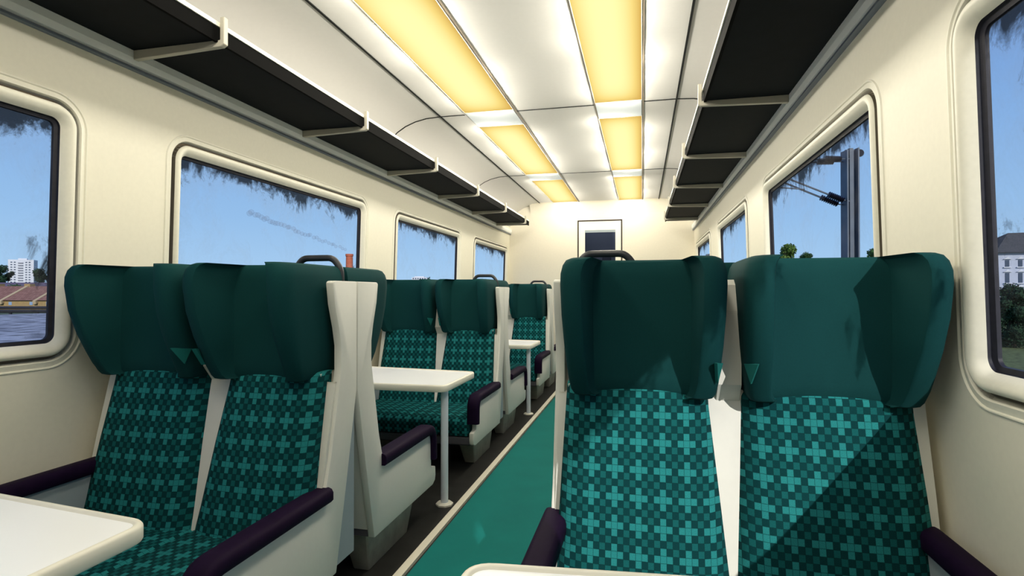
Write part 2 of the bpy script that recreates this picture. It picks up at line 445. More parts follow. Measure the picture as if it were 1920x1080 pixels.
for s, (a, b) in enumerate(LXs):
    for k, (c, d) in enumerate(LYs):
        ceiling_light(a, b, c, d, 'yellow strip light in the %s ceiling row, %s' % (nm[s], wh[k]))
        # unseen point lamps added below the diffuser to light the carriage
        nL = 12
        for t in range(nL):
            ld = bpy.data.lights.new('fill_lamp', 'POINT'); ld.energy = (6.5*(.1, .82, .97, .95, .62)[k]+.2)*5/12; ld.shadow_soft_size = 0; ld.color = (1, .95, .83)
            lo = bpy.data.objects.new('fill_lamp', ld); C.objects.link(lo); lo.location = ((a+b)/2+.085*((t*5) % 12-5.5)/5.5, c+(d-c)*(t+.5)/nL, 2.415)
            lo['kind'] = 'structure'
    bm = bmesh.new()
    for k in range(len(LYs)-1): box(bm, a, b, LYs[k][1]+.006, LYs[k+1][0]-.006, 2.4945, 2.503)
    trim(bm, M['bar'])

# ---------------------------------------------------------------- luggage racks
def rack(side, label):
    XW = XC+side*1.285; XF = XC+side*.905; ya, yb = Y0+.1, 7.52
    r = empty('luggage_rack', (XW, ya, 2.13)); l = Vector(r.location); tag(r, label, 'luggage rack', 'overhead luggage racks')
    def b_(name, x0, x1, y0, y1, z0, z1, m, bevel=0): return obox(name, x0-l.x, x1-l.x, y0-l.y, y1-l.y, z0-l.z, z1-l.z, m, r, bevel)
    b_('shelf', XW, XF+side*.008, ya, yb, 2.128, 2.140, M['rack'])
    b_('front_lip', XF-side*.0, XF+side*.012, ya, yb, 2.120, 2.176, M['lip'])
    b_('front_rail', XF-side*.006, XF+side*.016, ya, yb, 2.176, 2.192, M['rim'])
    for k in range(10):
        y = 1.75-4*1.09+k*1.09
        if y > 7.4: continue
        bm = bmesh.new(); w = .011
        pts = [(XW, 2.092), (XF-side*.012, 2.104), (XF-side*.026, 2.112), (XF-side*.026, 2.212), (XF-side*.008, 2.212), (XF-side*.008, 2.128), (XW, 2.128)]
        a_ = [bm.verts.new((x-l.x, y-w-l.y, z-l.z)) for x, z in pts]; c_ = [bm.verts.new((x-l.x, y+w-l.y, z-l.z)) for x, z in pts]
        bm.faces.new(a_); bm.faces.new(c_[::-1])
        for i in range(len(pts)): bm.faces.new((a_[i], c_[i], c_[(i+1)%len(pts)], a_[(i+1)%len(pts)]))
        finish(bm, 'bracket', M['bracket'], r, False, bevel=.002, seg=1)
rack(-1, 'long charcoal luggage rack on cream brackets above the left-hand windows')
rack(1, 'long charcoal luggage rack on cream brackets above the right-hand windows')

# ---------------------------------------------------------------- double seats
def lerp(a, b, t): return a+(b-a)*t
def interp(tab, z):
    if z <= tab[0][0]: return tab[0][1]
    for (a, va), (b, vb) in zip(tab[:-1], tab[1:]):
        if z <= b: return lerp(va, vb, (z-a)/(b-a))
    return tab[-1][1]
Fb = [(.40, -.315), (.50, -.290), (.70, -.245), (.90, -.195), (1.02, -.18)]      # front face of the upholstery
REAR = [(.27, -.135), (.855, -.004), (1.24, -.004)]
def make_bench(sg, udiv, U, label, gap=0):
    """local frame: floor level, y=0 the plane between back-to-back seats, faces -y; u grows from the aisle to the wall, x = sg*u"""
    R = empty('double_seat', (0, 0, FL)); zf = FL
    X = lambda u: sg*u
    g0 = [(0.045, udiv-.012-gap), (udiv+.012+gap, U-.015)]
    # headrests
    for q, (ua, ub) in enumerate(g0):
        uc, hw0 = (ua+ub)/2, (ub-ua)/2
        bm = bmesh.new(); rings = []
        lv = [(.915, .020), (.919, .010), (.930, .003), (.96, 0), (1.0, 0), (1.06, 0), (1.14, 0), (1.22, 0), (1.25, .001), (1.272, .006), (1.286, .014), (1.292, .026)]
        for z, ins in lv:
            t = min(1, max(0, (z-.93)/.3)); tt = math.sin(PI/2*t)
            w = hw0*lerp(.93, 1.0, tt)+.004*tt-ins
            yf = lerp(-.252, -.362, tt)+ins
            yr = lerp(-.205, -.190, t)+ins*.8; yb = -.012-ins*.5 if z > .97 else -.03-ins*.5
            ww = lerp(.058, .070, tt)
            zc = z
            f = max(.12, min(1, (yr-yf)/.16))
            fr = [(-w, lerp(yf, yb, .55)), (-w, yf+.065*f), (-w+.004, yf+.036*f), (-w+.014, yf+.014*f), (-w+.028, yf+.003*f), (-w+.042, yf), (-w+ww*.80, yf+.001*f), (-w+ww*.88, yf+.004*f),
                  (-w+ww*.92, yf+.009*f), (-w+ww*1.10, yr-.012*f), (-w+ww*1.14, yr-.004*f), (-w+ww*1.5, yr), (-w*.25, yr+.004)]
            fr = fr+[(0, yr+.005)]+[(-a, b) for a, b in fr[::-1]]
            bk = [(a*.985, yb) for a, b in fr]
            dz = lambda a: -.003*max(0, min(1, (abs(a)-.10)/.06))*max(0, 1-(z-.915)/.06)
            rings.append(([(X(uc+a), b, z-zf+dz(a)) for a, b in fr], [(X(uc+a), b, z-zf+dz(a)) for a, b in bk]))
        nn = len(rings[0][0])
        V = loft(bm, [f+b[::-1] for f, b in rings])
        for row in (V[0], V[-1]):
            for j in range(nn-1): bm.faces.new((row[j], row[j+1], row[2*nn-2-j], row[2*nn-1-j]))
        hr = finish(bm, 'headrest', M['teal'], R, True, 32)
        # lighter triangle added at the wing's lower corner, towards the other seat
        s_ = 1 if q == 0 else -1
        ue = uc+s_*(hw0*.93); bm = bmesh.new()
        P = [(ue-s_*.001, -.298, 1.02), (ue-s_*.026, -.343, 1.012), (ue+s_*-.008, -.298, .955)]
        P = [(ue+s_*.012, -.262, 1.015), (ue-s_*.010, -.325, 1.022), (ue-s_*.002, -.275, .965)]
        a_ = [bm.verts.new((X(u), y, z-zf)) for u, y, z in P]; b_ = [bm.verts.new((X(u-s_*.006), y+.012, z-zf)) for u, y, z in P]
        bm.faces.new(a_); bm.faces.new(b_[::-1])
        for i in range(3): bm.faces.new((a_[i], b_[i], b_[(i+1)%3], a_[(i+1)%3]))
        t_ = finish(bm, 'corner_triangle', M['tab'], hr); t_['label'] = 'lighter triangular corner piece'
    # upholstered backs, wider towards the seat
    for q, (ua, ub) in enumerate([(0.022, udiv), (udiv, U-.006)]):
        bm = bmesh.new(); rings = []; uvs = []
        zs = [.40, .42, .50, .60, .70, .80, .88, .915, .928, .936]
        for z in zs:
            t = (z-.40)/.55
            if q == 0: a, b = ua+lerp(0, .020, t), ub-lerp(.003, .045+gap, t)
            else: a, b = ua+lerp(.003, .028+gap*.8, t), ub-lerp(.0, .026, t)
            yf = interp(Fb, z); yb = yf+.10
            if z >= .92: yf += (.006 if z < .93 else .02)
            row = []; uv = []; K = 14
            for k in range(K+1):
                s = k/K; e = abs(2*s-1)
                u = lerp(a, b, s); y = yf-.012+.042*e**7+.006*e**2
                row.append((X(u), y, z-zf)); uv.append((u, z*1.04))
            row = [(X(a+.004), yb, z-zf)]+row+[(X(b-.004), yb, z-zf)]
            uv = [(a-.03, z*1.04)]+uv+[(b+.03, z*1.04)]
            rings.append(row); uvs.append(uv)
        V = loft(bm, rings, closed=True, uvs=[u_ for u_ in uvs])
        bm.faces.new(V[-1])
        finish(bm, 'backrest', M['plaid'], R, True, 60)
    # one seat cushion across both places
    bm = bmesh.new(); rings = []; uvs = []
    prof_ = [(-.27, .30), (-.27, .43), (-.31, .436), (-.45, .438), (-.60, .440), (-.70, .436), (-.735, .420), (-.748, .395), (-.748, .36), (-.738, .325), (-.72, .318), (-.27, .315)]
    s = 0; arc = [0]
    for (a, b), (c, d) in zip(prof_[:-1], prof_[1:]): s += math.hypot(c-a, d-b); arc.append(s)
    for u, sh in ((.045, .03), (.047, .012), (.055, .003), (.075, 0), (udiv-.01, 0), (udiv, .006), (udiv+.01, 0), (U-.04, 0), (U-.02, .01), (U-.012, .03)):
        rings.append([(X(u), y+(sh*.6 if y < -.6 else 0), z-zf-(sh if z > .4 else 0)) for y, z in prof_])
        uvs.append([(u, a_) for a_ in arc])
    V = loft(bm, rings, closed=True, uvs=uvs); bm.faces.new(V[0]); bm.faces.new(V[-1])
    finish(bm, 'seat_cushion', M['plaid'], R, True, 50)
    # cream shell behind the upholstery
    bm = bmesh.new()
    for (ua, ub, top) in ((.012, .045, .895), (.045, udiv-.03, .93), (udiv-.03, udiv+.03, 1.235), (udiv+.03, U-.002, .93)):
        zs = [.30, .42, .5, .7, .9, top] if top < 1 else [.30, .42, .5, .7, .9, .95, 1.05, 1.15, 1.22, top]
        front = []
        for z in zs:
            y = interp(Fb, z)+(.034 if ua > .04 else .07)
            if z > .94: y = -.20+ (.02 if z > 1.2 else 0)+(.03 if z >= 1.235 else 0)
            front.append((y, z-zf))
        rear = [(interp(REAR, z)-.006, z-zf) for z in zs[::-1]]
        prism_x(bm, front+rear, *sorted((X(ua), X(ub))))
    finish(bm, 'back_shell', M['shell'], R, False)
    # aisle side panel
    bm = bmesh.new()
    side = [(-.160, 1.232), (-.150, 1.238), (-.004, 1.238), (-.003, .855), (-.070, .55), (-.135, .272), (-.735, .272), (-.765, .285), (-.772, .31), (-.768, .352), (-.715, .362), (-.705, .53),
            (-.25, .53), (-.205, .55), (-.170, .66), (-.135, .82), (-.108, .94), (-.108, 1.02), (-.122, 1.08), (-.148, 1.16)]
    prism_x(bm, [(y, z-zf) for y, z in side], *sorted((X(0.0), X(.028))))
    finish(bm, 'side_panel', M['shell'], R, True, 35, bevel=.004)
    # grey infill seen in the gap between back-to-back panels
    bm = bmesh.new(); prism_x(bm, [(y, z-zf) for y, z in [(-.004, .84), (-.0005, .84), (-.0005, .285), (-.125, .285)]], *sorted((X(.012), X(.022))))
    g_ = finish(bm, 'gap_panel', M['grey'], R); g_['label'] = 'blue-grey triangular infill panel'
    # armrests
    def arm(u, zt, ybk, yfr, down, w, name='armrest'):
        path = smooth_path([(0, ybk, zt-.024-zf), (0, yfr+.025, zt-.024-zf), (0, yfr+.02, down-zf)], 6)
        bm = bmesh.new(); rings = []
        for i, p in enumerate(path):
            t = (path[min(i+1, len(path)-1)]-path[max(i-1, 0)]).normalized(); nrm = Vector((0, -t.z, t.y))
            if nrm.z < -.01: nrm = -nrm
            nrm = Vector((0, t.z, -t.y)) if t.y < 0 else nrm
            rings.append([Vector((X(u), 0, 0))+p+Vector((a*w, 0, 0))+nrm*b for a, b in ((-.5, -.012), (-.5, .012), (-.42, .022), (-.28, .026), (.28, .026), (.42, .022), (.5, .012), (.5, -.012), (.4, -.02), (-.4, -.02))])
        V = loft(bm, rings); bm.faces.new(V[0]); bm.faces.new(V[-1][::-1])
        return finish(bm, name, M['purple'], R, True, 45)
    arm(.016, .572, -.19, -.745, .40, .074)
    arm(U-.03, .622, -.22, -.745, .47, .060)
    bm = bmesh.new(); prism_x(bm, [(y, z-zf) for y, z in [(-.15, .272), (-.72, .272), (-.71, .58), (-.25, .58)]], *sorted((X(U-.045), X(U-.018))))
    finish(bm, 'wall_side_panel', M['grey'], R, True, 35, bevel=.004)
    # under rail and pedestal
    bm = bmesh.new(); prism_x(bm, [(y, z-zf) for y, z in [(-.14, .272), (-.745, .272), (-.752, .28), (-.752, .318), (-.14, .318)]], *sorted((X(.03), X(U-.05))))
    finish(bm, 'under_rail', M['rail_grey'], R)
    for u0, u1 in ((.045, .155), (U-.20, U-.10)):
        bm = bmesh.new()
        tp = [(-.155, 1.), (-.60, 1.)]
        a_ = [(u0, -.16), (u1, -.16), (u1, -.62), (u0, -.62)]; b_ = [(u0+.012, -.20), (u1-.03, -.20), (u1-.03, -.56), (u0+.012, -.56)]
        V = loft(bm, [[(X(u), y, .272-zf) for u, y in a_], [(X(u), y, .0) for u, y in b_]]); bm.faces.new(V[0]); bm.faces.new(V[-1])
        finish(bm, 'pedestal', M['pedestal'], R, True, 35, bevel=.006)
    # grab handle on the aisle corner
    bm = bmesh.new()
    tube(bm, smooth_path([(X(.05), -.02, 1.20-zf), (X(.055), -.02, 1.285-zf), (X(.085), -.02, 1.322-zf), (X(.205), -.02, 1.322-zf), (X(.235), -.02, 1.285-zf), (X(.24), -.02, 1.20-zf)], 4), .0115, 10)
    finish(bm, 'grab_handle', M['handle'], R, True)
    tag(R, label, 'train seat', 'teal double seats')
    return R
def copy_tree(o, parent=None):
    c = o.copy(); C.objects.link(c)
    if parent: c.parent = parent
    for ch_ in [x for x in o.children]: copy_tree(ch_, c)
    return c
LX, RX = -.985, -.258
pL = make_bench(-1, .435, .900, 'teal double seat facing us on the left, nearest, behind the white table corner', .004)
pR = make_bench(1, .488, .970, 'large teal double seat facing us on the right, nearest, with diagonal sun patch', .010)
BY = [1.80, 3.97, 6.14]
labL = {('A', 1): 'teal double seat facing us on the left, seen past the middle white table', ('A', 2): 'farthest teal double seat facing us on the left, behind the small distant table',
        ('B', 0): 'teal double seat facing away, back to back with the nearest left seat', ('B', 1): 'teal double seat facing away on the left, just before the small distant table',
        ('B', 2): 'teal double seat facing the end wall, behind the farthest left seat'}
labR = {('A', 1): 'teal double seat facing us on the right, hidden behind the nearest', ('A', 2): 'teal double seat facing us on the right, third along, by the last window',
        ('B', 0): 'teal double seat facing away, back to back with the nearest right seat', ('B', 1): 'teal double seat facing away on the right, beyond its second bay', ('B', 2): 'teal double seat facing the end wall on the right'}
for i, y in enumerate(BY):
    # facing us
    a = pL if i == 0 else copy_tree(pL); a.location = (LX, y, FL)
    b = pR if i == 0 else copy_tree(pR); b.location = (RX, y, FL)
    if i: a['label'] = labL[('A', i)]; b['label'] = labR[('A', i)]
    # facing away (the other side's seat turned round)
    c = copy_tree(pR); c.location = (LX, y, FL); c.rotation_euler.z = PI; c['label'] = labL[('B', i)]
    d = copy_tree(pL); d.location = (RX, y, FL); d.rotation_euler.z = PI; d['label'] = labR[('B', i)]
for r in [o for o in C.objects if o.name.startswith('double_seat') and abs(o.rotation_euler.z) > 1]:
    for ch_ in list(r.children):
        if ch_.name.startswith('grab_handle') or ch_.name.startswith('gap_panel'): bpy.data.objects.remove(ch_)

# ---------------------------------------------------------------- tables
def table(side, ya, yf, xe, ybase, label):
    """ya near edge, yf far edge at the aisle end"""
    zt = .733
    xw = XC+side*1.325
    root = empty('fold_table', (xe-side*-.05, ybase, FL)); l = Vector(root.location)
    xe_ = xe; fx = .10; nx = -.02
    def outline(off, z):
        cs = [(xe_, ya), (xe_, yf), (xw, yf+fx), (xw, ya+nx)]
        r = [.05, .05, .012, .012]; out = []
        cen = Vector(((xe_+xw)/2, (ya+yf)/2))
        P = []
        for k in range(4):      # inset polygon
            p = Vector(cs[k]); a = Vector(cs[k-1]); b = Vector(cs[(k+1) % 4])
            da = (a-p).normalized(); db = (b-p).normalized()
            s = math.sqrt(max(1e-6, (1-da.dot(db))/2)); bis = (da+db).normalized()
            P.append((p+bis*off/s, da, db, max(r[k]-off, .006)))
        for p, da, db, rr in P:
            s, e = p+da*rr, p+db*rr
            for k in range(7):
                t = k/6; q = s*(1-t)**2+p*2*t*(1-t)+e*t*t; out.append((q.x-l.x, q.y-l.y, z-l.z))
        return out
    bm = bmesh.new()
    V = loft(bm, [outline(.030, zt-.034), outline(.002, zt-.034), outline(0, zt-.030), outline(0, zt-.006), outline(.004, zt), outline(.010, zt+.001), outline(.015, zt-.001), outline(.018, zt-.005), outline(.03, zt-.008)])
    bm.faces.new(V[0])
    finish(bm, 'rim', M['rim'], root, True, 50)
    bm = bmesh.new(); V = loft(bm, [outline(.017, zt-.02), outline(.017, zt-.0045)]); bm.faces.new(V[0]); bm.faces.new(V[-1])
    finish(bm, 'tabletop', M['table'], root)
    bm = bmesh.new(); px, py = xe+side*.035, ybase
    tube(bm, [(px-l.x, py-l.y, .012), (px-l.x, py-l.y, zt-.034-FL)], .019, 16)
    finish(bm, 'post', M['post'], root, True, 40)
    bm = bmesh.new()
    V = loft(bm, [[(px-l.x+rx*math.cos(a), py-l.y+rx*math.sin(a), z) for a in [2*PI*(k+.5)/8 for k in range(8)]] for rx, z in ((.045, 0), (.045, .008), (.036, .014))]); bm.faces.new(V[0]); bm.faces.new(V[-1])
    finish(bm, 'base_plate', M['rim'], root)
    bm = bmesh.new(); box(bm, *sorted((xw-l.x-side*.14, xw-l.x)), (ya+yf)/2-.12-l.y, (ya+yf)/2+.12-l.y, zt-.07-l.z, zt-.034-l.z)
    finish(bm, 'wall_bracket', M['bracket'], root)
    tag(root, label, 'table', 'white bay tables')
table(-1, .44, .945, -.975, .52, 'white table with cream rim cut off at the lower left corner of the picture')
table(-1, 2.63, 3.15, -.955, 2.71, 'white table on a round white post in the middle of the left side')
table(-1, 4.80, 5.32, -.955, 4.88, 'small distant white table on a post, farthest on the left')
table(1, .42, .930, -.295, .52, 'white table with cream rim cut off by the bottom edge of the picture')
table(1, 2.63, 3.15, -.29, 2.71, 'white table hidden behind the nearest right double seat')
table(1, 4.80, 5.32, -.29, 4.88, 'white table hidden behind the right seats, nearest the end wall')

# ---------------------------------------------------------------- outside
GZ = -1.1
def ground_mat(name, c1, c2, sc, stretch=(1, 1, 1)):
    m = bpy.data.materials.new(name); m.use_nodes = True; nt = m.node_tree; b = nt.nodes['Principled BSDF']
    tc = nt.nodes.new('ShaderNodeTexCoord'); mp = nt.nodes.new('ShaderNodeMapping'); mp.inputs['Scale'].default_value = stretch
    nz = nt.nodes.new('ShaderNodeTexVoronoi'); nz.inputs['Scale'].default_value = sc
    r = nt.nodes.new('ShaderNodeValToRGB'); r.color_ramp.elements[0].color = c1; r.color_ramp.elements[1].color = c2; r.color_ramp.elements[0].position = .1; r.color_ramp.elements[1].position = .7
    nt.links.new(tc.outputs['Object'], mp.inputs[0]); nt.links.new(mp.outputs[0], nz.inputs['Vector']); nt.links.new(nz.outputs['Distance'], r.inputs[0]); nt.links.new(r.outputs[0], b.inputs['Base Color'])
    b.inputs['Roughness'].default_value = .9; b.inputs['Specular IOR Level'].default_value = .1
    return m
def brick_mat(name, c1, c2, cm, scale, w=.5, h=.25):
    m = bpy.data.materials.new(name); m.use_nodes = True; nt = m.node_tree; b = nt.nodes['Principled BSDF']
    uv = nt.nodes.new('ShaderNodeTexCoord'); mp = nt.nodes.new('ShaderNodeMapping'); mp.inputs['Rotation'].default_value = (PI/2, 0, 0)
    t = nt.nodes.new('ShaderNodeTexBrick'); t.inputs['Color1'].default_value = c1; t.inputs['Color2'].default_value = c2; t.inputs['Mortar'].default_value = cm
    t.inputs['Scale'].default_value = scale; t.inputs['Brick Width'].default_value = w; t.inputs['Row Height'].default_value = h
    nt.links.new(uv.outputs['Object'], mp.inputs[0]); nt.links.new(mp.outputs[0], t.inputs['Vector']); nt.links.new(t.outputs['Color'], b.inputs['Base Color'])
    b.inputs['Roughness'].default_value = .9; b.inputs['Specular IOR Level'].default_value = .1
    return m
m_ball = ground_mat('ballast', (.05, .054, .068, 1), (.36, .38, .43, 1), 1.1, (.9, 1, 1))
m_grass = ground_mat('trackside_grass', (.04, .05, .02, 1), (.13, .16, .06, 1), 6)
m_far = mat('far_fields', (.10, .13, .08, 1), .9, .1, .3, .05)
bm = bmesh.new(); box(bm, -400, 400, -200, 600, GZ-.4, GZ-.3); tag(finish(bm, 'open_ground', m_far), kind='structure')
bm = bmesh.new(); box(bm, -64, -2.2, -40, 120, GZ-.3, GZ); tag(finish(bm, 'ballast_ground', m_ball), kind='structure')
bm = bmesh.new(); box(bm, 2.0, 40, -40, 120, GZ-.3, GZ); tag(finish(bm, 'grass_verge', m_grass), kind='structure')

# objects placed far outside face the carriage roughly; local x to the right as seen from the carriage
def yawed(name, px, d, z=GZ-.3):
    p = at(px, VY, d); r = empty(name, (p.x, p.y, z), TH); return r
# low pipes on the left beyond the ballast
m_pipe = mat('dark_pipe', (.02, .02, .026, 1), .5, .3)
r = yawed('pipe_run', 20, 62, GZ)
for zz, rr in ((.38, .17), (-.05+.05, .20)):
    bm = bmesh.new(); tube(bm, [(-14, 0, zz+.2), (14, 0, zz+.2)], rr, 10); finish(bm, 'pipe', m_pipe, r, True, 40)
bm = bmesh.new()
for k in range(-4, 5): box(bm, k*3-.1, k*3+.1, -.1, .1, -.2, .3)
finish(bm, 'support', m_pipe, r)
tag(r, 'pair of long dark pipes at the far side of the grey ballast', 'pipe')
# brick terrace with tiled roof
m_tile = brick_mat('brown_roof_tiles', (.20, .10, .08, 1), (.28, .15, .12, 1), (.10, .05, .045, 1), 1.4)
m_yel = brick_mat('yellow_brick', (.36, .25, .10, 1), (.30, .20, .09, 1), (.22, .17, .1, 1), 2.0)
m_wh = mat('white_render', (.62, .63, .66, 1), .8, .1, .05, .5)
m_win = mat('dark_window_glass', (.05, .07, .11, 1), .2, .5)
m_blw = mat('pale_blue_window', (.22, .32, .48, 1), .3, .5)
m_purp = mat('slate_purple', (.11, .09, .13, 1), .8, .1, .2, .6)
d = 80; k = d/F
r = yawed('brick_building', 30, d)
zz = lambda py: H-(py-VY)*k-(GZ-.3)
def bx_(name, x0, x1, y0, y1, z0, z1, m, parent): return obox(name, x0, x1, y0, y1, z0, z1, m, parent)
X0, X1 = -9, 12
bx_('wall', X0, X1, 0, 8, 0, zz(563), m_yel, r)
bm = bmesh.new(); prism_x(bm, [(-.3, zz(563)), (4.2, zz(536)), (8.4, zz(563))], X0-.2, X1+.2); finish(bm, 'roof', m_tile, r)
for cx in (-1.9, 3.0, -6.5, 8):
    bm = bmesh.new(); prism_x(bm, [(-.5, zz(564)), (4.2, zz(534)), (4.6, zz(534)), (4.6, zz(540)), (-.4, zz(570))], cx-.22, cx+.22); finish(bm, 'parapet', mat('sandstone', (.42, .33, .20, 1), .8, .1), r)
    bx_('chimney_stack', cx-.45, cx+.45, 4, 4.9, zz(540), zz(531.5), m_yel, r)
for cx in (-.8, 2.2, 4.6, -3.4, -5, 6.6): bx_('window', cx-.22, cx+.22, -.04, .05, zz(572), zz(566), m_blw, r)
tag(r, 'yellow brick building with a brown tiled roof and chimneys seen through the nearest left window', 'building')
d = 110; k = d/F
r = yawed('slate_roof_building', 40, d); bx_('wall', -16, 16, 0, 8, 0, zz(540), m_yel, r)
bm = bmesh.new(); prism_x(bm, [(-.3, zz(545)), (4.2, zz(529)), (8.4, zz(545))], -16.3, 16.3); finish(bm, 'roof', m_purp, r)
tag(r, 'long purple-grey slate roof behind the brown tiled building', 'building')
# tower block
d = 260; k = d/F
r = yawed('tower_block', 43, d); r.rotation_euler.z = TH+math.radians(28)
hT = zz(487.5); w2 = 4.6
bx_('tower', -w2, w2, -w2*.7, w2*.7, 0, hT, m_wh, r)
bx_('roof_plant', -1.6, 1.6, -1, 1, hT, hT+.7, m_wh, r)
wn = 0
for fl in range(12):
    z0 = hT-1.0-fl*1.15
    for xx in (-3.4, -2.2, 1.9, 3.1):
        bx_('window', xx-.34, xx+.34, -w2*.7-.06, -w2*.7+.02, z0-.45, z0, m_win, r)
    bx_('balcony', -1.0, .8, -w2*.7-.35, -w2*.7, z0-.75, z0-.35, mat('balcony_grey', (.2, .21, .25, 1), .7) if fl == 0 else bpy.data.materials['balcony_grey'], r)
    for yy in (-1.6, .4): bx_('side_window', w2-.02, w2+.06, yy-.4, yy+.4, z0-.45, z0, m_win, r)
tag(r, 'white high-rise tower block with balconies standing among trees on the left horizon', 'building')

# trees
m_bark = mat('bark', (.06, .045, .03, 1), .9, .1)
def leafmat(name, c):
    return mat(name, c, .8, .15, .35, 1.3)
LM = [leafmat('leaf_dark', (.018, .045, .022, 1)), leafmat('leaf_mid', (.035, .085, .025, 1)), leafmat('leaf_light', (.085, .15, .03, 1))]
def tree(px, py_top, py_base, wpx, d, mi, label, cat='tree', group=None, nleaf=2200, gz=GZ-.3, fat=1.0):
    k = d/F; p = at(px, VY, d); w = wpx*k/2
    zt = H-(py_top-VY)*k; zb = H-(py_base-VY)*k
    r = empty('tree' if cat == 'tree' else 'bush', (p.x, p.y, gz))
    rnd = random.Random(int(px*7+py_top))
    blobs = []
    low = .02 if cat == 'bush' else .18
    for q in range(22 if cat == 'bush' else 9):
        a = rnd.random()*2*PI; rr = rnd.random()**.5*w*.62
        z = lerp(zb, zt, low+(.9-low)*rnd.random()); br = w*rnd.uniform(.34, .55)
        if z+br*.8 > zt: z = zt-br*.8
        blobs.append((Vector((rr*math.cos(a), rr*math.sin(a), z-gz)), br))
    blobs.append((Vector((0, 0, lerp(zb, zt, .5)-gz)), w*.6))
    bm = bmesh.new()
    for c, br in blobs:
        st = bmesh.ops.create_icosphere(bm, subdivisions=2, radius=br*.70, matrix=Matrix.Translation(c))
        for v in st['verts']: v.co += (v.co-c).normalized()*br*.25*noise.noise(v.co*(2.5/max(w, .1)))
    ls = w*.11*fat
    for q in range(nleaf):
        c, br = rnd.choice(blobs); v = Vector((rnd.gauss(0, 1), rnd.gauss(0, 1), rnd.gauss(0, 1))).normalized()
        p0 = c+v*br*rnd.uniform(.68, 1.12); a = Vector((rnd.gauss(0, 1), rnd.gauss(0, 1), rnd.gauss(0, 1))).normalized()*ls; b = v.cross(a)
        if b.length < 1e-6: continue
        b = b.normalized()*ls*.6
        bm.faces.new([bm.verts.new(p0+s) for s in (-a, b, a, -b)])
    me = bpy.data.meshes.new('foliage'); bm.to_mesh(me); bm.free(); new_obj('foliage', me, LM[mi], r)
    bm = bmesh.new(); tube(bm, [(0, 0, 0), (0, 0, lerp(zb, zt, .5)-gz)], [w*.09, w*.05], 8); finish(bm, 'trunk', m_bark, r, True)
    tag(r, label, cat, group)
tree(-4, 498, 534, 32, 200, 0, 'dark tree at the left edge of the picture beside the tower block', group='trees on the horizon')
tree(15, 503, 532, 18, 205, 0, 'small dark tree just left of the tower block', group='trees on the horizon')
tree(77, 505, 533, 26, 205, 0, 'dark tree just right of the tower block', group='trees on the horizon')
tree(97, 506, 533, 18, 210, 0, 'dark tree on the horizon nearest the black window gasket on the left', group='trees on the horizon')
tree(28, 534, 556, 30, 96, 1, 'low green bush before the slate roof', 'bush', nleaf=700)
# right hand trees
tree(1474, 461, 500, 42, 45, 2, 'light green tree at the left side of the second right window', group='trees seen through the right windows')
tree(1513, 474, 500, 24, 48, 1, 'small mid-green tree left of the mast', group='trees seen through the right windows')
tree(1650, 466, 505, 46, 48, 1, 'dark green tree right of the mast, by the window edge', group='trees seen through the right windows')
for (px, top, base, w, d_, mi) in ((1902, 534, 646, 66, 23, 1), (1945, 528, 648, 66, 24, 1)):
    tree(px, top, base, w, d_, 0 if px < 1920 else 1, 'leafy green bush before the white building in the nearest right window' if px < 1920 else 'leafy bush beyond the right edge of the picture', 'bush', nleaf=7000, gz=GZ, fat=.7)
# white building with slate roof on the right
m_slate = brick_mat('grey_slate', (.055, .06, .065, 1), (.09, .09, .095, 1), (.03, .03, .03, 1), 3.0)
m_pale = mat('pale_stone_wall', (.46, .49, .58, 1), .8, .1, .05, 2)
d = 70; k = d/F
r = yawed('white_building', 1872, d); r.rotation_euler.z = TH+math.radians(-20)
bx_('wall', 0, 27, 0, 14, 0, zz(473), m_pale, r)
bm = bmesh.new()
e = zz(474); t = zz(431)
vs = [bm.verts.new(q) for q in ((-.5, -.5, e), (27.5, -.5, e), (27.5, 14.5, e), (-.5, 14.5, e), (3.0, 5, t), (23, 5, t))]
for f in ((0, 1, 5, 4), (1, 2, 5), (2, 3, 4, 5), (3, 0, 4), (3, 2, 1, 0)): bm.faces.new([vs[q] for q in f])
finish(bm, 'roof', m_slate, r)
bx_('chimney_stack', -.2, .6, 2.5, 3.6, e-1.5, t+.5, m_wh, r)
for fl, (za, zb_) in enumerate(((zz(500), zz(488)), (zz(530), zz(512)), (zz(556), zz(540)))):
    for q in range(14):
        xx = .9+q*1.32
        f_ = bx_('window', xx-.20, xx+.20, -.06, .03, za, zb_, m_win, r)
        bm = bmesh.new(); P3 = [(xx-.42, zb_+.12), (xx+.42, zb_+.12), (xx, zb_+.42)]
        a_ = [bm.verts.new((x, -.16, z)) for x, z in P3]; b_ = [bm.verts.new((x, .02, z)) for x, z in P3]
        bm.faces.new(a_); bm.faces.new(b_[::-1])
        for i in range(3): bm.faces.new((a_[i], b_[i], b_[(i+1)%3], a_[(i+1)%3]))
        finish(bm, 'pediment', m_wh, f_)
        bx_('sill', xx-.38, xx+.38, -.16, .02, za-.16, za-.05, m_wh, f_)
tag(r, 'white building with grey slate roof and pedimented windows at the right edge', 'building')

